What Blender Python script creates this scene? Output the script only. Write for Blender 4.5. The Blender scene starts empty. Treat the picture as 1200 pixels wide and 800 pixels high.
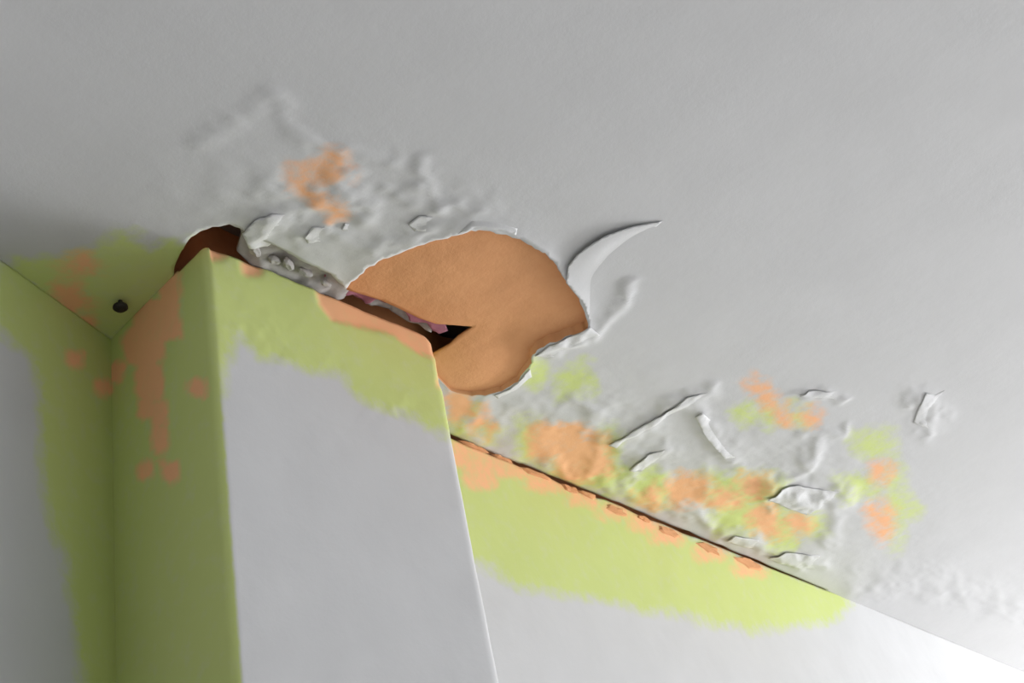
import bpy, math, random
import numpy as np
from mathutils import Vector, Matrix
from mathutils.geometry import delaunay_2d_cdt

random.seed(7)
scene = bpy.context.scene
col = scene.collection

# ------------------------------------------------------------------ camera
F = 1500.0                      # focal length in pixels of the 1200x800 frame
H = 2.70                        # ceiling height
CAM = np.array([0.0, 0.0, 1.60])
_zen = np.array([98 - 600.0, -1723 - 400.0, F])
_up = _zen / np.linalg.norm(_zen)


def _c(x, y):
    r = np.array([x - 600.0, y - 400.0, F])
    return r / (r @ _up)


_u = _c(965, 690) - _c(535, 512)
_u /= np.linalg.norm(_u)
MROT = np.stack([_u, np.cross(_up, _u), _up])      # rows: world axes in camera coordinates

cam_data = bpy.data.cameras.new('camera')
cam_data.sensor_width = 36.0
cam_data.lens = 36.0 * F / 1200.0
cam_data.clip_start = 0.02
cam = bpy.data.objects.new('camera', cam_data)
col.objects.link(cam)
cx, cy, cz = MROT @ np.array([1., 0, 0]), MROT @ np.array([0, -1., 0]), MROT @ np.array([0, 0, -1.])
cam.matrix_world = Matrix(((cx[0], cy[0], cz[0], CAM[0]), (cx[1], cy[1], cz[1], CAM[1]),
                           (cx[2], cy[2], cz[2], CAM[2]), (0, 0, 0, 1)))
scene.camera = cam

# ------------------------------------------------------------------ light
X_NEAR, X_END, Y_BACK = -2.2, 7.4, -2.6            # room extents
WIN_Y0, WIN_Y1, WIN_Z0, WIN_Z1 = -2.3, -0.1, 0.75, 2.25
world = bpy.data.worlds.new('world')
scene.world = world
world.use_nodes = True
bg = world.node_tree.nodes['Background']
bg.inputs['Color'].default_value = (0.75, 0.85, 1.0, 1)
bg.inputs['Strength'].default_value = 1.0
ld = bpy.data.lights.new('window_right_offscreen', 'AREA')
ld.shape = 'RECTANGLE'
ld.size, ld.size_y = WIN_Y1 - WIN_Y0 - 0.1, WIN_Z1 - WIN_Z0 - 0.1
ld.energy = 265.0
ld.color = (0.975, 0.985, 1.0)
lamp = bpy.data.objects.new('window_right_offscreen', ld)
col.objects.link(lamp)
lamp.location = (X_END - 0.01, (WIN_Y0 + WIN_Y1) / 2, (WIN_Z0 + WIN_Z1) / 2)
lamp.rotation_euler = (math.radians(90), 0, math.radians(90))   # shines towards -x
W2_X0, W2_X1, W2_Z0, W2_Z1 = 0.4, 2.1, 0.95, 2.2      # second window, added in the unseen wall behind for fill light
vs = scene.view_settings
vs.view_transform = 'Standard'
vs.look = 'None'
vs.gamma = 1.0
vs.use_curve_mapping = False
vs.exposure = 0.49


# ------------------------------------------------------------------ helpers
def ray(x, y):
    return MROT @ np.array([x - 600.0, y - 400.0, F])


def on_ceiling(x, y, z=H):
    r = ray(x, y)
    return CAM + r * ((z - CAM[2]) / r[2])


def on_wall(x, y, p, n):                            # vertical plane through p with horizontal normal n
    r = ray(x, y)
    n3 = np.array([n[0], n[1], 0.0])
    return CAM + r * (((np.array([p[0], p[1], 0]) - CAM) @ n3) / (r @ n3))


def to_px(P):                                       # where a point of the place falls in the photograph
    q = (np.asarray(P, float) - CAM) @ MROT
    d = np.where(q[:, 2] > 0.05, q[:, 2], np.nan)
    return np.stack([600 + F * q[:, 0] / d, 400 + F * q[:, 1] / d], 1)


_rng = np.random.RandomState(11)
_tab = _rng.rand(256, 256)


def vnoise(x, y):
    xi, yi = np.floor(x).astype(int), np.floor(y).astype(int)
    fx, fy = x - xi, y - yi
    fx, fy = fx * fx * (3 - 2 * fx), fy * fy * (3 - 2 * fy)
    g = lambda a, b: _tab[a % 256, b % 256]
    return (g(xi, yi) * (1 - fx) + g(xi + 1, yi) * fx) * (1 - fy) + (g(xi, yi + 1) * (1 - fx) + g(xi + 1, yi + 1) * fx) * fy


def fbm(x, y, o=4):
    s = 0
    a = 0.5
    for k in range(o):
        s = s + a * (vnoise(x * 2 ** k + 17.3 * k, y * 2 ** k + 5.1 * k) - 0.5)
        a *= 0.5
    return s


def inside(P, poly):
    x, y = P[:, 0], P[:, 1]
    r = np.zeros(len(P), bool)
    j = len(poly) - 1
    for i in range(len(poly)):
        xi, yi = poly[i]
        xj, yj = poly[j]
        with np.errstate(divide='ignore', invalid='ignore'):
            c = ((yi > y) != (yj > y)) & (x < (xj - xi) * (y - yi) / (yj - yi + 1e-12) + xi)
        r ^= c
        j = i
    return r


def dist_line(P, line, closed=False):
    d = np.full(len(P), 1e9)
    pts = list(line) + ([line[0]] if closed else [])
    for a, b in zip(pts[:-1], pts[1:]):
        a, b = np.array(a, float)[:2], np.array(b, float)[:2]
        ab = b - a
        t = np.clip(((P - a) @ ab) / max(ab @ ab, 1e-9), 0, 1)
        d = np.minimum(d, np.hypot(*(P - a - t[:, None] * ab).T))
    return d


def poly_mask(P, poly, soft=6.0):
    d = dist_line(P, poly, True)
    s = np.where(inside(P, poly), d, -d)
    return np.clip(0.5 + s / (2 * soft), 0, 1)


def blobs(P, rects, soft=5.0):                      # rects: x0, y0, x1, y1 rounded
    m = np.zeros(len(P))
    for x0, y0, x1, y1 in rects:
        cx_, cy_, rx, ry = (x0 + x1) / 2, (y0 + y1) / 2, (x1 - x0) / 2, (y1 - y0) / 2
        q = (np.abs((P[:, 0] - cx_) / (rx + 2)) ** 3 + np.abs((P[:, 1] - cy_) / (ry + 2)) ** 3) ** (1 / 3)
        m = np.maximum(m, np.clip(0.5 + (1 - q) * min(rx, ry) / (2 * soft), 0, 1))
    return m


def smooth(poly, n=5, closed=True):                 # Catmull-Rom through the points
    out = []
    k = len(poly)
    for i in range(k if closed else k - 1):
        g = lambda j: np.array(poly[j % k] if closed else poly[min(max(j, 0), k - 1)], float)
        p0, p1, p2, p3 = g(i - 1), g(i), g(i + 1), g(i + 2)
        for t in np.arange(n) / n:
            out.append(tuple(0.5 * (2 * p1 + (p2 - p0) * t + (2 * p0 - 5 * p1 + 4 * p2 - p3) * t * t + (3 * p1 - p0 - 3 * p2 + p3) * t ** 3)))
    if not closed:
        out.append(tuple(poly[-1]))
    return out


def rough(poly, amp=2.0, sc=0.12):
    a = np.array(poly)
    return [tuple(p) for p in a + amp * 2 * np.stack([fbm(a[:, 0] * sc, a[:, 1] * sc, 3), fbm(a[:, 0] * sc + 40, a[:, 1] * sc + 9, 3)], 1)]


def tag(o, **kw):
    for k, v in kw.items():
        o[k] = v
    return o


def mesh_obj(name, verts, faces, mat, parent=None, stain=None, flat=False):
    me = bpy.data.meshes.new(name)
    me.from_pydata([tuple(map(float, v)) for v in verts], [], [tuple(int(i) for i in f) for f in faces])
    if stain is not None:
        a = me.attributes.new('stain', 'FLOAT_COLOR', 'POINT')
        a.data.foreach_set('color', np.asarray(stain, np.float32).ravel())
    me.update()
    if not flat:
        me.polygons.foreach_set('use_smooth', [True] * len(me.polygons))
    me.materials.append(mat)
    o = bpy.data.objects.new(name, me)
    col.objects.link(o)
    if parent is not None:
        o.parent = parent
    return o


def box_obj(name, lo, hi, mat, parent=None):
    x0, y0, z0 = lo
    x1, y1, z1 = hi
    v = [(x0, y0, z0), (x1, y0, z0), (x1, y1, z0), (x0, y1, z0), (x0, y0, z1), (x1, y0, z1), (x1, y1, z1), (x0, y1, z1)]
    f = [(0, 3, 2, 1), (4, 5, 6, 7), (0, 1, 5, 4), (1, 2, 6, 5), (2, 3, 7, 6), (3, 0, 4, 7)]
    return mesh_obj(name, v, f, mat, parent, flat=True)


# ------------------------------------------------------------------ materials
def node_mat(name):
    m = bpy.data.materials.new(name)
    m.use_nodes = True
    nt = m.node_tree
    b = nt.nodes['Principled BSDF']
    return m, nt, b


def noise_node(nt, scale, detail=4.0, rough_=0.55):
    tc = nt.nodes.new('ShaderNodeTexCoord')
    n = nt.nodes.new('ShaderNodeTexNoise')
    n.inputs['Scale'].default_value = scale
    n.inputs['Detail'].default_value = detail
    n.inputs['Roughness'].default_value = rough_
    nt.links.new(tc.outputs['Object'], n.inputs['Vector'])
    return n.outputs['Fac']


def math_node(nt, op, a, b=None, clamp=False):
    n = nt.nodes.new('ShaderNodeMath')
    n.operation = op
    n.use_clamp = clamp
    for i, v in enumerate((a, b)):
        if v is None:
            continue
        if isinstance(v, (int, float)):
            n.inputs[i].default_value = v
        else:
            nt.links.new(v, n.inputs[i])
    return n.outputs[0]


def mix_node(nt, fac, a, b):
    n = nt.nodes.new('ShaderNodeMix')
    n.data_type = 'RGBA'
    for s, v in (('Factor_Float', fac), ('A_Color', a), ('B_Color', b)):
        i = next(k for k in n.inputs if k.identifier == s)
        if isinstance(v, (tuple, float, int)):
            i.default_value = v if not isinstance(v, tuple) else (*v, 1)
        else:
            nt.links.new(v, i)
    return next(k for k in n.outputs if k.identifier == 'Result_Color')


def add_bump(nt, b, specs):
    prev = None
    for fac, strength, dist in specs:
        n = nt.nodes.new('ShaderNodeBump')
        n.inputs['Strength'].default_value = strength
        n.inputs['Distance'].default_value = dist
        nt.links.new(fac, n.inputs['Height'])
        if prev is not None:
            nt.links.new(prev, n.inputs['Normal'])
        prev = n.outputs['Normal']
    nt.links.new(prev, b.inputs['Normal'])


PAINT = (0.60, 0.60, 0.605)
YELLOW = (0.63, 0.715, 0.275)
ORANGE = (0.92, 0.50, 0.27)


def painted(name, base=PAINT, yellow=YELLOW, orange=ORANGE, bump=0.12):
    m, nt, b = node_mat(name)
    at = nt.nodes.new('ShaderNodeAttribute')
    at.attribute_name = 'stain'
    sep = nt.nodes.new('ShaderNodeSeparateColor')
    nt.links.new(at.outputs['Color'], sep.inputs[0])
    n1 = noise_node(nt, 42, 6, 0.65)
    br = math_node(nt, 'MULTIPLY', math_node(nt, 'SUBTRACT', n1, 0.5), 2.0)

    def mask(ch):                                   # stain edge broken up by the grain of the plaster
        v = sep.outputs[ch]
        w = math_node(nt, 'MULTIPLY', br, math_node(nt, 'MULTIPLY', math_node(nt, 'MULTIPLY', v, math_node(nt, 'SUBTRACT', 1.08, v)), 4.0, True))
        return math_node(nt, 'ADD', v, w, True)
    n2 = noise_node(nt, 9, 4)
    tone = mix_node(nt, n2, tuple(c * 0.95 for c in base), tuple(c * 1.05 for c in base))
    c = mix_node(nt, mask('Red'), tone, yellow)
    c = mix_node(nt, mask('Green'), c, orange)
    nt.links.new(c, b.inputs['Base Color'])
    b.inputs['Roughness'].default_value = 0.75
    b.inputs['Specular IOR Level'].default_value = 0.2
    add_bump(nt, b, [(noise_node(nt, 38, 5), bump, 0.004), (noise_node(nt, 260, 3), bump * 0.6, 0.0015)])
    return m


M_CEIL = painted('ceiling_paint')
M_WALL = painted('wall_paint', yellow=(0.585, 0.665, 0.24), bump=0.10)
M_FLAKE, nt, b = node_mat('peeling_paint')
nt.links.new(mix_node(nt, noise_node(nt, 30, 4), (0.58, 0.58, 0.585), (0.68, 0.68, 0.685)), b.inputs['Base Color'])
b.inputs['Roughness'].default_value = 0.7
add_bump(nt, b, [(noise_node(nt, 120, 4), 0.3, 0.002)])

M_BROWN, nt, b = node_mat('brown_clay_plaster')
c = mix_node(nt, noise_node(nt, 7, 5), (0.60, 0.275, 0.125), (0.78, 0.39, 0.19))
c = mix_node(nt, math_node(nt, 'MULTIPLY', noise_node(nt, 90, 3), 0.25), c, (0.86, 0.50, 0.28))
nt.links.new(c, b.inputs['Base Color'])
b.inputs['Roughness'].default_value = 0.9
b.inputs['Specular IOR Level'].default_value = 0.1
add_bump(nt, b, [(noise_node(nt, 30, 5), 0.35, 0.004), (noise_node(nt, 200, 3), 0.3, 0.0015)])

M_CAVITY, nt, b = node_mat('rough_cavity_rubble')
nt.links.new(mix_node(nt, noise_node(nt, 40, 4), (0.22, 0.17, 0.14), (0.36, 0.29, 0.25)), b.inputs['Base Color'])
b.inputs['Roughness'].default_value = 0.95
M_RUBBLE, nt, b = node_mat('grey_broken_plaster')
nt.links.new(mix_node(nt, noise_node(nt, 60, 4), (0.24, 0.23, 0.225), (0.52, 0.50, 0.48)), b.inputs['Base Color'])
b.inputs['Roughness'].default_value = 0.9
M_PURPLE, nt, b = node_mat('dull_mauve_plaster')
nt.links.new(mix_node(nt, noise_node(nt, 60, 4), (0.20, 0.06, 0.09), (0.48, 0.19, 0.26)), b.inputs['Base Color'])
b.inputs['Roughness'].default_value = 0.9
M_IRON, nt, b = node_mat('black_iron')
nt.links.new(mix_node(nt, noise_node(nt, 200, 2), (0.006, 0.006, 0.006), (0.02, 0.017, 0.015)), b.inputs['Base Color'])
b.inputs['Roughness'].default_value = 0.6
M_FLOOR, nt, b = node_mat('pale_floor')
nt.links.new(mix_node(nt, noise_node(nt, 6, 4), (0.46, 0.44, 0.41), (0.54, 0.52, 0.48)), b.inputs['Base Color'])
b.inputs['Roughness'].default_value = 0.6
M_FRAME, nt, b = node_mat('white_window_paint')
nt.links.new(mix_node(nt, noise_node(nt, 20, 3), (0.72, 0.72, 0.72), (0.8, 0.8, 0.8)), b.inputs['Base Color'])
b.inputs['Roughness'].default_value = 0.4
M_PLAIN, nt, b = node_mat('plain_wall_paint')
nt.links.new(mix_node(nt, noise_node(nt, 4, 3), (0.58, 0.58, 0.58), (0.62, 0.62, 0.62)), b.inputs['Base Color'])
b.inputs['Roughness'].default_value = 0.8

# ------------------------------------------------------------------ plan of the walls (where they meet the ceiling)
A = on_ceiling(240, 286)[:2]                        # near outer corner of the pier
B = on_ceiling(512, 396)[:2]                        # far outer corner of the pier
C = on_ceiling(130, 398)[:2]                        # inner corner behind the pier
L = on_ceiling(0, 305)[:2]
D0, D1 = on_ceiling(535, 512)[:2], on_ceiling(965, 690)[:2]
YW = (D0[1] + D1[1]) / 2                            # plane of the long wall


# ------------------------------------------------------------------ ceiling: the holes (photo outlines on the ceiling plane)
HOLE_BROWN = [(404, 338), (418, 324), (438, 309), (466, 296), (496, 285), (530, 274), (556, 267), (582, 270), (604, 276),
              (626, 287), (644, 299), (655, 314), (664, 328), (676, 342), (682, 358), (688, 379), (668, 389), (640, 400),
              (624, 411), (620, 424), (610, 438), (596, 450), (578, 457), (552, 460), (528, 456)]
VOID_TOP = [(203, 318), (209, 302), (217, 288), (228, 275), (244, 268), (270, 264), (290, 273), (306, 281), (322, 287), (338, 297),
            (356, 305), (374, 314), (390, 323), (404, 338)]
hole_px = smooth(VOID_TOP, 4, False)[:-1] + smooth(HOLE_BROWN, 5, False)
hole_px = rough(hole_px, 2.6, 0.16)
hole_w = [tuple(on_ceiling(*p)[:2]) for p in hole_px]
nAB = np.array([-(B - A)[1], (B - A)[0]])
nAB /= np.linalg.norm(nAB)                          # into the pier
if nAB[1] < 0:
    nAB = -nAB
uAB = (B - A) / np.linalg.norm(B - A)
# the hole runs on a little above the pier itself
hole_w += [tuple(B + nAB * 0.05 + uAB * 0.004), tuple(B + nAB * 0.05 - uAB * 0.05), tuple(A + nAB * 0.05 + uAB * 0.03), tuple(A + (C - A) * 0.45 + uAB * 0.02)]

_xs = np.arange(B[0] - 0.02, D1[0] + 0.02, 0.012)
slit_w = [(x, YW - 0.002 - max(0.0, 0.016 * float(fbm(np.array([x * 12.0]), np.array([2.2]), 3)[0])) * min(1, (D1[0] + .02 - x) / .5)) for x in _xs]
slit_w += [(D1[0] + 0.02, YW + 0.02), (D1[0] - .3, YW + 0.045), (B[0] - 0.02, YW + 0.045)]

RIDGES = [  # blistered, wrinkled paint: photo line, width px, height
    ([(708, 517), (742, 505), (772, 488), (800, 470), (832, 459)], 9, 5.0),
    ([(816, 482), (830, 505), (846, 522), (864, 536)], 9, 5.0),
    ([(735, 552), (755, 538), (782, 526)], 10, 5.0),
    ([(962, 522), (940, 548), (914, 568), (898, 582)], 9, 5.0),
    ([(898, 575), (940, 585), (985, 582)], 14, 7.0),
    ([(932, 462), (985, 463)], 6, 3.0),
    ([(942, 508), (982, 508), (990, 500)], 6, 3.0),
    ([(1070, 468), (1095, 478), (1084, 498)], 14, 5.0),
    ([(848, 628), (890, 640), (925, 652), (966, 660)], 9, 5.0),
    ([(968, 640), (984, 600)], 6, 3.0),
    ([(744, 332), (722, 358), (700, 384), (668, 398), (636, 410)], 8, 5.0),
    ([(560, 480), (610, 476), (660, 484), (700, 488)], 16, 5.0),
    ([(232, 168), (262, 150), (292, 128), (322, 108)], 9, 3.5),
    ([(330, 118), (336, 150), (372, 172), (420, 176), (460, 190)], 8, 3.0),
    ([(490, 190), (502, 222), (520, 246)], 8, 3.0),
    ([(440, 290), (500, 270), (545, 262)], 8, 4.0),
    ([(500, 250), (536, 238), (560, 250)], 7, 3.5),
    ([(290, 290), (310, 262), (336, 248)], 10, 5.0),
    ([(372, 236), (384, 210), (420, 200)], 7, 3.0),
    ([(352, 276), (380, 268)], 9, 4.0),
    ([(540, 500), (560, 520), (600, 540)], 8, 3.0),
    ([(640, 545), (700, 560), (760, 585), (830, 610)], 9, 4.0),
    ([(1000, 690), (1080, 682), (1200, 710)], 18, 3.0),
]
S_YELLOW = [(622, 428, 640, 446), (656, 430, 690, 464), (540, 464, 560, 482), (528, 486, 548, 518), (560, 500, 580, 514), (606, 494, 632, 545),
            (640, 540, 735, 575), (706, 510, 726, 545), (735, 555, 790, 592), (820, 555, 915, 592), (840, 585, 900, 625), (900, 592, 930, 640), (930, 605, 962, 628),
            (864, 478, 882, 496), (895, 478, 914, 496), (928, 478, 946, 496), (1006, 508, 1042, 528), (988, 558, 1024, 578), (1040, 556, 1058, 624), (1056, 592, 1074, 606)]
S_ORANGE = [(528, 456, 552, 486), (556, 478, 574, 504), (622, 494, 690, 540), (650, 510, 714, 562), (748, 574, 772, 592), (784, 558, 826, 592), (828, 574, 864, 592), (864, 558, 898, 578),
            (880, 592, 914, 626), (924, 606, 946, 624), (878, 446, 897, 465), (895, 462, 913, 481), (911, 479, 929, 497), (944, 479, 961, 497),
            (1022, 541, 1041, 561), (1022, 590, 1041, 624), (350, 191, 402, 210), (366, 222, 384, 241), (382, 238, 402, 257), (382, 175, 402, 194), (350, 206, 368, 225),
            (78, 303, 112, 322), (64, 334, 98, 368), (94, 366, 112, 388)]


def ceil_fields(XY):
    P3 = np.c_[XY, np.full(len(XY), H)]
    P = to_px(P3)
    bad = np.isnan(P[:, 0]) | (np.abs(P[:, 0] - 600) > 1500) | (np.abs(P[:, 1] - 400) > 1500)
    P = np.where(bad[:, None], -9999.0, P)
    x, y = XY[:, 0], XY[:, 1]
    warp = 26 * np.stack([fbm(P[:, 0] * .06, P[:, 1] * .06, 4), fbm(P[:, 0] * .06 + 31, P[:, 1] * .06 + 7, 4)], 1)
    Pw = P + warp
    scale = np.hypot(np.hypot(x, y), H - CAM[2]) / 1.8
    h = 0.004 * fbm(x * 2.2, y * 2.2, 3)
    for line, w, a in RIDGES:
        d = dist_line(Pw, smooth(line, 4, False))
        h += 0.001 * a * scale * np.exp(-(d / w) ** 2) * (0.75 + 0.9 * fbm(P[:, 0] * .09, P[:, 1] * .09, 2))
    # crumbled zone round the damage
    z1 = np.exp(-((P[:, 0] - 400) / 150) ** 2 - ((P[:, 1] - 245) / 55) ** 2)
    z2 = np.exp(-((P[:, 0] - 800) / 230) ** 2 - ((P[:, 1] - 540 - 0.25 * (P[:, 0] - 800)) / 75) ** 2)
    h += 0.014 * z1 * np.maximum(fbm(P[:, 0] * .035, P[:, 1] * .05, 4), -.08) + 0.012 * z2 * np.maximum(fbm(P[:, 0] * .03 + 9, P[:, 1] * .05, 4), -.08)
    # paint lifting along the broken edge
    d = dist_line(P, hole_px[40:])
    h += (0.0025 + 0.004 * np.clip((P[:, 0] - 480) / 150, 0, 1)) * np.exp(-d / 11)
    st = np.zeros((len(XY), 4))
    st[:, 0] = blobs(Pw, S_YELLOW, 8)
    st[:, 1] = blobs(Pw, S_ORANGE, 7)
    green_corner = poly_mask(Pw, [(10, 305), (112, 296), (140, 268), (160, 272), (176, 288), (235, 282), (190, 345), (130, 405), (60, 370)], 7)
    st[:, 0] = np.maximum(st[:, 0], green_corner)   # green tint over the inner corner
    st[:, 3] = 1
    return h, st


def axis(parts):
    out = []
    for a, b_, n in parts:
        out += list(np.linspace(a, b_, n, endpoint=False))
    return np.array(out + [parts[-1][1]])


# rectilinear grid, finer where the plaster is broken
xs = axis([(X_NEAR - .1, 0.4, 14), (0.4, 0.8, 40), (0.8, 2.3, 270), (2.3, 3.2, 90), (3.2, 4.6, 80), (4.6, X_END + .1, 14)])
ys = axis([(Y_BACK - .1, -0.4, 16), (-0.4, 0.2, 50), (0.2, 1.2, 200), (1.2, 1.6, 60)])
G = np.stack(np.meshgrid(xs, ys, indexing='ij'), -1).reshape(-1, 2)
pre, cons, holes = [], [], (hole_w, slit_w)
for hl in holes:
    ha = np.array(hl)
    near = (G > ha.min(0) - .02).all(1) & (G < ha.max(0) + .02).all(1)
    keep = np.ones(len(G), bool)
    keep[near] = ~inside(G[near], hl) & (dist_line(G[near], hl, True) > 0.0025)
    G = G[keep]
    k0 = len(pre)
    pre += [Vector(p) for p in hl]
    cons += [(k0 + i, k0 + (i + 1) % len(hl)) for i in range(len(hl))]
res = delaunay_2d_cdt(pre + [Vector(p) for p in G], cons, [], 0, 1e-7)
V2 = np.array([tuple(v) for v in res[0]])
T = np.array(res[2])
cen = V2[T].mean(1)
drop = np.zeros(len(T), bool)
for hl in holes:
    drop |= inside(cen, hl)
T = T[~drop]
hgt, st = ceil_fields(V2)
V3 = np.c_[V2, H - hgt]
faces = [(t[0], t[2], t[1]) for t in T]             # facing down
# broken edge: carry the rim of the hole up to the old plaster
edges = {}
for t in T:
    for a, b_ in ((t[0], t[1]), (t[1], t[2]), (t[2], t[0])):
        edges[(a, b_)] = 1
rim = [(a, b_) for (a, b_) in edges if (b_, a) not in edges and X_NEAR < V2[a][0] < X_END and Y_BACK < V2[a][1] < 1.55]
rid = {}
rim_from = len(faces)
extra, est = [], []
for a, b_ in rim:
    for k in (a, b_):
        if k not in rid:
            rid[k] = len(V3) + len(extra)
            extra.append((V2[k][0], V2[k][1], H + 0.105))
            est.append((0, 1, 0, 1))
    faces.append((a, b_, rid[b_], rid[a]))
rim_to = len(faces)
# slab above, so the ceiling has a body
nv = len(V3) + len(extra)
zt = H + 0.15
slab = [(X_NEAR - .1, Y_BACK - .1, zt), (X_END + .1, Y_BACK - .1, zt), (X_END + .1, 1.6, zt), (X_NEAR - .1, 1.6, zt)]
slab += [(x_, y_, H + 0.003) for x_, y_, _z in slab]
faces.append((nv, nv + 1, nv + 2, nv + 3))
faces += [(nv + i, nv + 4 + i, nv + 4 + (i + 1) % 4, nv + (i + 1) % 4) for i in range(4)]
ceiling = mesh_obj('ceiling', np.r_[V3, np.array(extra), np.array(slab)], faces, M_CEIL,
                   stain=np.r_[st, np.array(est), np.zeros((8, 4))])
ceiling.data.materials.append(M_BROWN)
for k in range(rim_from, rim_to):
    ceiling.data.polygons[k].material_index = 1
tag(ceiling, kind='structure', label='pale grey ceiling with blistered peeling paint, stains and a broken hole')


# ---- things let into or hanging from the ceiling plane
def patch(poly_w, step, zfun, name, mat, parent, thick=0.0, stain=None):
    pw = np.array(poly_w)
    n = len(pw)
    gx = np.arange(pw[:, 0].min(), pw[:, 0].max(), step)
    gy = np.arange(pw[:, 1].min(), pw[:, 1].max(), step)
    g = np.stack(np.meshgrid(gx, gy, indexing='ij'), -1).reshape(-1, 2)
    g = g[inside(g, poly_w)]
    if len(g):
        g = g[dist_line(g, poly_w, True) > step * .35]
    r = delaunay_2d_cdt([Vector(p) for p in poly_w] + [Vector(p) for p in g], [(i, (i + 1) % n) for i in range(n)], [], 1, 1e-7)
    v = np.array([tuple(p) for p in r[0]])
    t = [f for f in r[2]]
    z = zfun(v)
    vv = np.c_[v, z]
    ff = [(f[0], f[2], f[1]) for f in t]
    if thick:
        m = len(vv)
        es = {}
        for f in t:
            for a, b_ in ((f[0], f[1]), (f[1], f[2]), (f[2], f[0])):
                es[(a, b_)] = 1
        vv = np.r_[vv, np.c_[v, z + thick]]
        ff += [tuple(i + m for i in f) for f in t]
        ff += [(a, b_, b_ + m, a + m) for a, b_ in es if (b_, a) not in es]
    return mesh_obj(name, vv, ff, mat, parent, stain=None if stain is None else stain(vv))


# old brown plaster showing in the hole
bp = [(398, 334), (420, 310), (462, 286), (525, 262), (560, 256), (600, 262), (650, 288), (676, 320), (694, 350), (702, 384),
      (640, 412), (632, 432), (612, 452), (580, 470), (545, 472), (512, 468), (506, 420), (528, 408), (538, 399), (556, 387), (536, 385),
      (512, 384), (492, 378), (470, 368), (448, 358), (426, 351), (408, 346)]
patch([tuple(on_ceiling(*p)[:2]) for p in bp], 0.006,
      lambda v: H + 0.009 + 0.008 * fbm(v[:, 0] * 9, v[:, 1] * 9, 4) - 0.010 * np.exp(-((v - on_ceiling(560, 432)[:2]) ** 2).sum(1) / 0.006),
      'exposed_plaster', M_BROWN, ceiling, 0.004)['label'] = 'bare orange brown plaster inside the broken hole'
# dark cavity over the crack along the pier
cv = [on_ceiling(*p)[:2] for p in [(190, 320), (214, 268), (246, 252), (284, 256), (330, 276), (400, 322), (470, 348), (530, 368), (580, 380), (560, 412)]]
cv = [tuple(p) for p in cv] + [tuple(B + nAB * .12 + uAB * .06), tuple(A + nAB * .12), tuple(A + (C - A) * .6 + uAB * .02)]
patch(cv, 0.012, lambda v: H + 0.092 + 0.03 * fbm(v[:, 0] * 14, v[:, 1] * 14, 3), 'crack_cavity', M_CAVITY, ceiling)['label'] = 'dark cavity above the crack'

patch([(B[0] - .05, YW - .03), (D1[0] + .05, YW - .03), (D1[0] + .05, YW + .08), (B[0] - .05, YW + .08)], 0.03,
      lambda v: np.full(len(v), H + 0.10), 'crack_cavity', M_CAVITY, ceiling)['label'] = 'dark cavity above the long crack'


# broken lumps lodged in the crack
def lump(name, mat, px, size, zoff, parent, seed, label=None):
    rr = random.Random(seed)
    me_v, me_f = [], []
    import bmesh
    bm = bmesh.new()
    bmesh.ops.create_icosphere(bm, subdivisions=2, radius=1)
    c0 = on_ceiling(*px)
    ang = rr.uniform(0, 3)
    for v in bm.verts:
        k = 1 + 1.1 * float(fbm(np.array([v.co.x * 1.7 + seed * 3]), np.array([v.co.y * 1.7 + v.co.z * 1.3]), 3)[0])
        p = Vector((v.co.x * size[0] * k, v.co.y * size[1] * k, v.co.z * size[2] * k))
        p.rotate(Matrix.Rotation(ang * 0.15, 3, 'Z'))
        v.co = p + Vector((c0[0], c0[1], H + zoff))
    me = bpy.data.meshes.new(name)
    bm.to_mesh(me)
    bm.free()
    me.materials.append(mat)
    o = bpy.data.objects.new(name, me)
    col.objects.link(o)
    o.parent = parent
    if label:
        o['label'] = label
    return o


rub = [(280, 266), (300, 272), (330, 288), (360, 300), (398, 322), (412, 346), (404, 358), (370, 345), (330, 328), (296, 316), (278, 300), (284, 284)]
patch([tuple(on_ceiling(*p)[:2]) for p in rub], 0.004,
      lambda v: H + 0.006 + 0.030 * fbm(v[:, 0] * 30, v[:, 1] * 30, 4), 'broken_plaster', M_RUBBLE, ceiling, 0.006)['label'] = 'crumbled grey plaster inside the crack'
for mau in ([(382, 328), (420, 330), (466, 344), (472, 358), (458, 363), (444, 359), (430, 363), (418, 355), (406, 356), (394, 346)],
            [(470, 360), (496, 368), (520, 380), (526, 395), (512, 396), (500, 387), (488, 386), (476, 374)]):
    patch([tuple(on_ceiling(*p)[:2]) for p in rough(smooth(mau, 3), 4, .3)], 0.004,
          lambda v: H + 0.012 + 0.008 * fbm(v[:, 0] * 40, v[:, 1] * 40, 3), 'mauve_plaster', M_PURPLE, ceiling, 0.004)['label'] = 'dull mauve plaster edge along the crack'
for gr in ([(420, 354), (440, 354), (462, 363), (474, 376), (456, 376), (438, 370)], [(462, 368), (480, 372), (500, 380), (508, 396), (482, 390), (466, 382)]):
    patch([tuple(on_ceiling(*p)[:2]) for p in rough(smooth(gr, 3), 4, .3)], 0.004,
          lambda v: H + 0.018 + 0.02 * fbm(v[:, 0] * 40, v[:, 1] * 40, 3), 'broken_plaster', M_RUBBLE, ceiling, 0.004)
for i, (px, s, z) in enumerate([((300, 297), (.012, .007, .005), .004), ((322, 307), (.010, .006, .005), .004), ((338, 312), (.013, .006, .006), .004), ((358, 322), (.012, .006, .005), .004), ((382, 334), (.010, .005, .005), .004)]):
    lump('plaster_lump', M_RUBBLE, px, s, z, ceiling, i)


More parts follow.
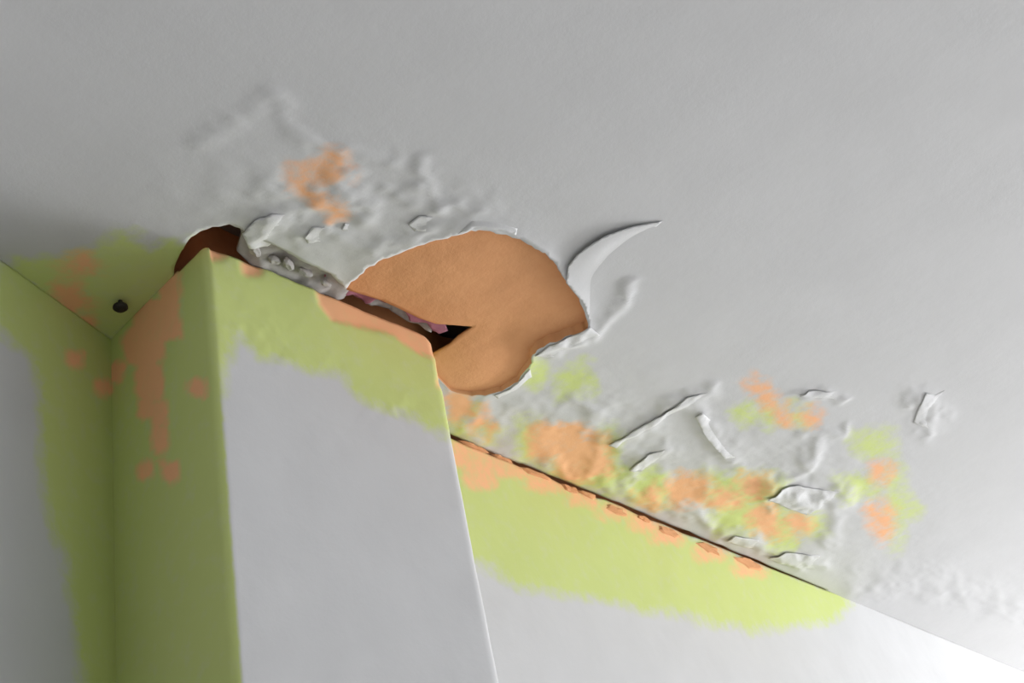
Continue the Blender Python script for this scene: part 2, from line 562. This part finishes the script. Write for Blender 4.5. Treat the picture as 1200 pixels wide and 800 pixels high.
# paint flaps and flakes hanging by one side: photo outline with the drop (mm) at each corner
def flap(pts, name='paint_flake', label=None, thick=0.0008, step=0.004, amp=0.38, mat=None):
    k = len(pts)
    dense = []
    for i in range(k):
        a, b_ = pts[i], pts[(i + 1) % k]
        for t in np.arange(7) / 7:
            dense.append(tuple(np.array(a) * (1 - t) + np.array(b_) * t))
    a = np.array(dense)
    a[:, 2] = np.where(a[:, 2] > 0, a[:, 2] * amp, a[:, 2])
    j = 1.6 * np.stack([fbm(a[:, 0] * .2, a[:, 1] * .2, 2), fbm(a[:, 0] * .2 + 5, a[:, 1] * .2 + 8, 2)], 1)
    poly = [tuple(on_ceiling(*p)[:2]) for p in a[:, :2] + j]
    pw = np.array(poly)

    def z(v):
        d2 = ((v[:, None, :] - pw[None]) ** 2).sum(2) + 1e-8
        w = 1 / d2 ** 1.5
        drop = (w * a[None, :, 2]).sum(1) / w.sum(1)
        hh, _ = ceil_fields(v)
        return H - hh + 0.0012 - 0.001 * drop - 0.0012
    o = patch(poly, step, z, name, mat or M_FLAKE, ceiling, thick)
    if label:
        o['label'] = label
    return o


flap([(662, 326, 6), (665, 308, 9), (676, 294, 11), (692, 282, 12), (712, 271, 11), (742, 263, 7), (776, 259, 2),
      (766, 270, -1), (744, 283, -1), (722, 302, -1), (704, 326, -1), (696, 352, -1), (690, 372, 0), (682, 350, 4)], 'paint_flap', 'curled paint flap beside the broken hole', amp=0.6, mat=M_CEIL)
flap([(690, 378, 7), (666, 390, 8), (640, 401, 8), (625, 413, 7), (640, 418, 0), (672, 408, -1), (704, 392, -1)], 'paint_flap')
flap([(620, 428, 5), (610, 440, 7), (596, 452, 7), (578, 459, 5), (584, 466, -1), (606, 460, -1), (624, 444, -1)], 'paint_flap')
flap([(536, 270, 5), (556, 262, 9), (584, 265, 8), (604, 272, 4), (606, 266, 0), (586, 256, -1), (556, 254, -1)], 'paint_flap')
flap([(284, 272, 7), (298, 256, 8), (318, 248, 6), (336, 250, -1), (330, 276, -1), (314, 290, -1), (292, 288, 3)])
flap([(356, 276, 6), (366, 265, 6), (382, 264, -1), (382, 282, -1), (360, 284, 2)])
flap([(400, 268, 5), (404, 262, 5), (412, 264, -1), (410, 271, -1)])
flap([(478, 262, 6), (492, 252, 6), (512, 254, -1), (506, 268, -1), (486, 270, 1)])
flap([(898, 580, 12), (914, 566, 14), (936, 566, 10), (962, 572, 4), (988, 574, -1), (984, 602, -1), (950, 604, -1), (920, 592, 6)])
flap([(1070, 494, 7), (1076, 472, 9), (1084, 458, 7), (1096, 462, 2), (1114, 454, -1), (1106, 472, -1), (1098, 476, -1), (1088, 500, -1)], amp=0.25)
flap([(712, 518, 9), (744, 500, 10), (778, 482, 10), (806, 462, 8), (832, 458, -1), (822, 470, -1), (786, 490, -1), (752, 508, -1), (722, 524, -1)])
flap([(814, 486, 9), (822, 480, 8), (834, 494, -1), (848, 514, -1), (862, 534, -1), (848, 534, 8), (826, 510, 10)])
flap([(736, 548, 9), (758, 530, 9), (782, 524, -1), (778, 546, -1), (754, 552, -1)])
flap([(850, 632, 12), (860, 624, 12), (892, 632, -1), (888, 644, -1)])
flap([(900, 652, 12), (920, 644, 12), (966, 650, -1), (964, 668, -1), (924, 662, 4)])
flap([(936, 462, 7), (948, 456, 7), (984, 458, -1), (982, 466, -1)])

# iron stub in the inner corner
st_c = on_ceiling(141, 353)
nail = bpy.data.objects.new('nail', None)
col.objects.link(nail)
nail.location = (st_c[0], st_c[1], H + 0.004)
tag(nail, label='small black nail stub poking from the shaded ceiling corner behind the pier', category='nail')


def lathe(name, prof, mat, parent, n=14):
    v, f = [], []
    for r_, z_ in prof:
        for i in range(n):
            t = 2 * math.pi * i / n
            v.append((r_ * math.cos(t), r_ * math.sin(t), z_))
    for k in range(len(prof) - 1):
        for i in range(n):
            f.append((k * n + i, k * n + (i + 1) % n, (k + 1) * n + (i + 1) % n, (k + 1) * n + i))
    f.append(tuple(range(n))[::-1])
    f.append(tuple(range((len(prof) - 1) * n, len(prof) * n)))
    return mesh_obj(name, v, f, mat, parent)


lathe('shank', [(0.0032, 0.0), (0.003, -0.012), (0.0028, -0.014)], M_IRON, nail)
lathe('head', [(0.0035, -0.011), (0.0095, -0.012), (0.0100, -0.015), (0.0070, -0.018)], M_IRON, nail)


# ------------------------------------------------------------------ walls
def wall_strip(name, path, gapf, fields, mat, zs, inward, label):
    """path: plan polyline (N,2) with outward normals; gapf(s): gap under the ceiling; fields(P3,n)->(relief, stain)"""
    path = np.asarray(path)
    N = len(path)
    tan = np.gradient(path, axis=0)
    tan /= np.linalg.norm(tan, axis=1)[:, None]
    nor = np.stack([tan[:, 1], -tan[:, 0]], 1)      # towards the room
    top = H - gapf(path)
    R = len(zs)
    P = np.zeros((N, R, 3))
    for j, z in enumerate(zs):
        P[:, j, :2] = path
        P[:, j, 2] = top - z if j < R - 1 else 0.0
    flatP = P.reshape(-1, 3)
    nn = np.repeat(nor, R, axis=0)
    rel, stn = fields(flatP)
    flatP = flatP.copy()
    flatP[:, :2] += nn * rel[:, None]
    f = []
    idx = np.arange(N * R).reshape(N, R)
    for i in range(N - 1):
        for j in range(R - 1):
            f.append((idx[i, j], idx[i, j + 1], idx[i + 1, j + 1], idx[i + 1, j]))
    m = N * R
    back = path + inward(path, nor)
    ext = np.r_[np.c_[back, top], np.c_[back, np.zeros(N)]]
    for i in range(N - 1):
        f.append((idx[i, 0], idx[i + 1, 0], m + i + 1, m + i))
        f.append((m + i, m + i + 1, m + N + i + 1, m + N + i))
    o = mesh_obj(name, np.r_[flatP, ext], f, mat, stain=np.r_[stn, np.tile([0, .5, 0, 1.], (2 * N, 1))])
    tag(o, kind='structure', label=label)
    return o


ZS = np.r_[np.linspace(0, 0.30, 70), np.linspace(0.31, 0.9, 70), [1.2, 1.6, 2.0, 2.7]]


def base_fields(P3):
    P = to_px(P3)
    bad = np.isnan(P[:, 0]) | (np.abs(P[:, 0] - 600) > 1600) | (np.abs(P[:, 1] - 400) > 1600)
    P = np.where(bad[:, None], -9999.0, P)
    warp = 14 * np.stack([fbm(P[:, 0] * .05, P[:, 1] * .05, 3), fbm(P[:, 0] * .05 + 31, P[:, 1] * .05 + 7, 3)], 1)
    s_ = P3[:, 0] + P3[:, 1]
    rel = 0.004 * fbm(s_ * 3, P3[:, 2] * 3, 3) + 0.0016 * fbm(s_ * 18, P3[:, 2] * 18, 3)
    st_ = np.zeros((len(P3), 4))
    st_[:, 3] = 1
    return P, P + warp, rel, st_


def right_fields(P3):
    P, Pw, rel, s = base_fields(P3)
    s[:, 0] = poly_mask(Pw, [(500, 480), (560, 515), (700, 575), (840, 640), (985, 690), (1000, 708), (975, 730), (880, 738), (800, 722), (715, 705), (610, 690), (560, 660), (500, 640)], 9)
    s[:, 1] = 0.85 * blobs(Pw, [(528, 518, 580, 548), (545, 535, 582, 575), (570, 530, 625, 558), (620, 552, 668, 572), (668, 572, 700, 592), (704, 592, 742, 606), (742, 604, 775, 620),
                                (768, 618, 800, 638), (816, 640, 848, 656), (862, 656, 896, 672)], 4)
    return rel, s


def gap_right(path):
    x = path[:, 0]
    g = 0.0030 + 0.013 * np.maximum(fbm(x * 9, x * 0 + 3.3, 3) + .1, 0) * 2
    g = g * np.clip((D1[0] + 0.05 - x) / 0.6, 0.0, 1) - 0.001 * (x > D1[0] + .05)
    return g


xr = axis([(B[0] - 0.35, B[0] + 0.05, 20), (B[0] + 0.05, 3.3, 330), (3.3, X_END + 0.1, 90)])
wall_right = wall_strip('wall_right', np.c_[xr, np.full(len(xr), YW)], gap_right, right_fields, M_WALL, ZS,
                        lambda p, n: np.tile([0, 0.14], (len(p), 1)), 'long pale wall with a damp stain under the ceiling crack')


def chip(px, w, hgt_, seed):
    rr = random.Random(seed)
    n = 12
    pts = []
    for i in range(n):
        t = 2 * math.pi * i / n
        k = rr.uniform(.75, 1.2)
        X, Y = math.cos(t) * w / 2 * k, math.sin(t) * hgt_ / 2 * k
        pts.append(on_wall(px[0] + X, px[1] + Y + 0.41 * X - 3, (0, YW), (0, 1)))
    c0 = on_wall(px[0], px[1] - 3, (0, YW), (0, 1))
    v = [(p[0], YW + .003, min(p[2], H - .003)) for p in pts]
    v += [(c0[0] + (p[0] - c0[0]) * .7, YW - .001 - rr.uniform(0, .003), min(c0[2] + (p[2] - c0[2]) * .7, H - .004)) for p in pts]
    v.append((c0[0], YW - .003, c0[2]))
    f = [(i, (i + 1) % n, n + (i + 1) % n, n + i) for i in range(n)] + [(n + i, n + (i + 1) % n, 2 * n) for i in range(n)]
    return mesh_obj('plaster_chip', v, f, M_BROWN, wall_right, flat=True)


for i, (p, w, hh) in enumerate([((556, 524), 34, 9), ((590, 538), 26, 8), ((628, 557), 36, 10), ((668, 576), 24, 9), ((690, 583), 24, 10), ((722, 601), 30, 9), ((754, 611), 18, 7),
                                ((784, 626), 34, 12), ((830, 645), 30, 12), ((878, 663), 38, 13)]):
    chip(p, w, hh, i)


# the pier
def arc(c, p0, p1, r_, n=5):                        # rounded outer corner at c between directions p0->c->p1
    a = (p0 - c) / np.linalg.norm(p0 - c)
    b_ = (p1 - c) / np.linalg.norm(p1 - c)
    s, e = c + a * r_, c + b_ * r_
    return [tuple((1 - t) ** 2 * s + 2 * t * (1 - t) * c + t * t * e) for t in np.linspace(0, 1, n)]


def dense(p, q, step):
    n = max(2, int(np.linalg.norm(np.array(q) - p) / step))
    return [tuple(np.array(p) * (1 - t) + np.array(q) * t) for t in np.arange(1, n) / n]


Cb = A + (C - A) * 1.5                              # runs on into the wall behind
Bb = np.array([B[0] + (Cb - A)[0] * 0.2, YW + 0.10])
aA, aB = arc(A, Cb, B, 0.010), arc(B, A, Bb, 0.020, 7)
pier_path = [tuple(Cb)] + dense(Cb, aA[0], .006) + aA + dense(aA[-1], aB[0], .0035) + aB + dense(aB[-1], Bb, .01) + [tuple(Bb)]


def pier_fields(P3):
    P, Pw, rel, s = base_fields(P3)
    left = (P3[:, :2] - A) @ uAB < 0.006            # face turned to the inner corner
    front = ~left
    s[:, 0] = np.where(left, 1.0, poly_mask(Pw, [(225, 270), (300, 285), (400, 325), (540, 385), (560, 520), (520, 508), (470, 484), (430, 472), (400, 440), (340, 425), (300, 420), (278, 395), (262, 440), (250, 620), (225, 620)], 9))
    streak = blobs(Pw, [(188, 320, 212, 365), (160, 352, 212, 400), (146, 385, 190, 430), (160, 425, 190, 470), (128, 428, 146, 446), (112, 446, 130, 462), (176, 468, 194, 500), (160, 468, 180, 490),
                        (160, 540, 178, 560), (190, 540, 208, 560), (222, 446, 240, 462), (178, 495, 192, 528)], 3)
    s[:, 1] = np.where(left, streak, 0)
    brown = poly_mask(P + 6 * np.stack([fbm(P[:, 0] * .1, P[:, 1] * .1, 3)] * 2, 1), [(368, 330), (430, 345), (515, 385), (536, 400), (530, 455), (512, 452), (512, 420), (488, 412), (462, 392), (430, 384), (390, 376), (374, 356)], 4)
    brown = np.maximum(brown, blobs(P, [(238, 284, 262, 302), (286, 302, 306, 320)], 4))
    s[:, 1] = np.where(front, np.maximum(s[:, 1], brown), s[:, 1])
    flaky = blobs(Pw, [(268, 366, 300, 400), (300, 360, 330, 430), (320, 400, 350, 430), (440, 470, 500, 490), (380, 420, 400, 440)], 8)
    rel = rel - 0.003 * brown * front + 0.0025 * flaky * fbm(P[:, 0] * .1, P[:, 1] * .1, 3) * front
    return rel, s


def gap_pier(path):
    t = (path - A) @ uAB
    W = np.linalg.norm(B - A)
    g = 0.001 + 0.004 * np.maximum(fbm(t * 30, t * 0 + 7.7, 3) + .1, 0) * 2
    g += 0.010 * np.exp(-((t - W) / 0.018) ** 2)
    front = (t > -0.002) & ((path - A) @ nAB < 0.03)
    return np.where(front, g, np.where((path - A) @ nAB < 0.06, 0.003, -0.002))


mid = (np.array(A) + B) / 2 + nAB * 0.10
pier = wall_strip('wall_center', pier_path, gap_pier, pier_fields, M_WALL, ZS,
                  lambda p, n: (mid - p) * 0.75, 'projecting pier with green damp stain and cracked chipped top edge')


# wall in the recess
dCL = (L - C) / np.linalg.norm(L - C)
k_left = (X_NEAR - 0.05 - C[0]) / dCL[0]
Lx = C + dCL * k_left
Cx = C - dCL * 0.06
lp = [tuple(Lx)] + dense(Lx, C + dCL * .6, .05) + dense(C + dCL * .6, Cx, .006) + [tuple(Cx)]


def left_fields(P3):
    P, Pw, rel, s = base_fields(P3)
    s[:, 0] = np.maximum(poly_mask(Pw, [(-10, 300), (20, 300), (200, 380), (260, 900), (105, 900), (92, 760), (78, 660), (52, 590), (46, 460), (34, 420), (10, 396), (-10, 390)], 10), 0)
    s[:, 1] = blobs(Pw, [(78, 414, 96, 432), (112, 446, 130, 464)], 4)
    return rel, s


wall_left = wall_strip('wall_left', lp, lambda p: np.full(len(p), -0.001), left_fields, M_WALL, ZS,
                       lambda p, n: np.tile([0, 0.14], (len(p), 1)), 'shaded green stained wall beside the pier')

# ------------------------------------------------------------------ rest of the room
fl = box_obj('floor', (X_NEAR - .1, Y_BACK - .1, -0.1), (X_END + .1, 1.9, 0.0), M_FLOOR)
tag(fl, kind='structure', label='plain pale floor of the room')
wb = bpy.data.objects.new('wall_back', None)
col.objects.link(wb)
tag(wb, kind='structure', label='wall opposite the cracked wall, with an added window')
b0, b1 = Y_BACK - .12, Y_BACK
box_obj('sill_wall', (X_NEAR - .1, b0, 0), (X_END + .1, b1, W2_Z0), M_PLAIN, wb)
box_obj('lintel_wall', (X_NEAR - .1, b0, W2_Z1), (X_END + .1, b1, H + .01), M_PLAIN, wb)
box_obj('side_wall', (X_NEAR - .1, b0, W2_Z0), (W2_X0, b1, W2_Z1), M_PLAIN, wb)
box_obj('side_wall', (W2_X1, b0, W2_Z0), (X_END + .1, b1, W2_Z1), M_PLAIN, wb)
w2 = bpy.data.objects.new('added_fill_window', None)  # unseen opening added to brighten the front faces; sky shows through
col.objects.link(w2)
tag(w2, kind='structure', label='white framed window added out of view opposite the cracked wall, for fill light')
for zz in (W2_Z0, W2_Z1 - .06):
    box_obj('frame_rail', (W2_X0, b0 + .02, zz), (W2_X1, b0 + .07, zz + .06), M_FRAME, w2)
for xx in (W2_X0, (W2_X0 + W2_X1) / 2 - .03, W2_X1 - .06):
    box_obj('frame_stile', (xx, b0 + .02, W2_Z0 + .06), (xx + .06, b0 + .07, W2_Z1 - .06), M_FRAME, w2)
tag(box_obj('wall_near', (X_NEAR - .12, Y_BACK, 0), (X_NEAR, 1.6, H + .01), M_PLAIN), kind='structure', label='plain end wall without window')
we = bpy.data.objects.new('wall_end', None)
col.objects.link(we)
tag(we, kind='structure', label='end wall with the window')
t0, t1 = X_END, X_END + 0.15
box_obj('sill_wall', (t0, Y_BACK, 0), (t1, YW + .1, WIN_Z0), M_PLAIN, we)
box_obj('lintel_wall', (t0, Y_BACK, WIN_Z1), (t1, YW + .1, H + .01), M_PLAIN, we)
box_obj('side_wall', (t0, Y_BACK, WIN_Z0), (t1, WIN_Y0, WIN_Z1), M_PLAIN, we)
box_obj('side_wall', (t0, WIN_Y1, WIN_Z0), (t1, YW + .1, WIN_Z1), M_PLAIN, we)
wn = bpy.data.objects.new('window_1', None)
col.objects.link(wn)
tag(wn, kind='structure', label='white framed window in the end wall')
q0, q1 = X_END + .05, X_END + .10
box_obj('frame_rail', (q0, WIN_Y0, WIN_Z0), (q1, WIN_Y1, WIN_Z0 + .06), M_FRAME, wn)
box_obj('frame_rail', (q0, WIN_Y0, WIN_Z1 - .06), (q1, WIN_Y1, WIN_Z1), M_FRAME, wn)
for yy in (WIN_Y0, (WIN_Y0 + WIN_Y1) / 2 - .03, WIN_Y1 - .06):
    box_obj('frame_stile', (q0, yy, WIN_Z0 + .06), (q1, yy + .06, WIN_Z1 - .06), M_FRAME, wn)
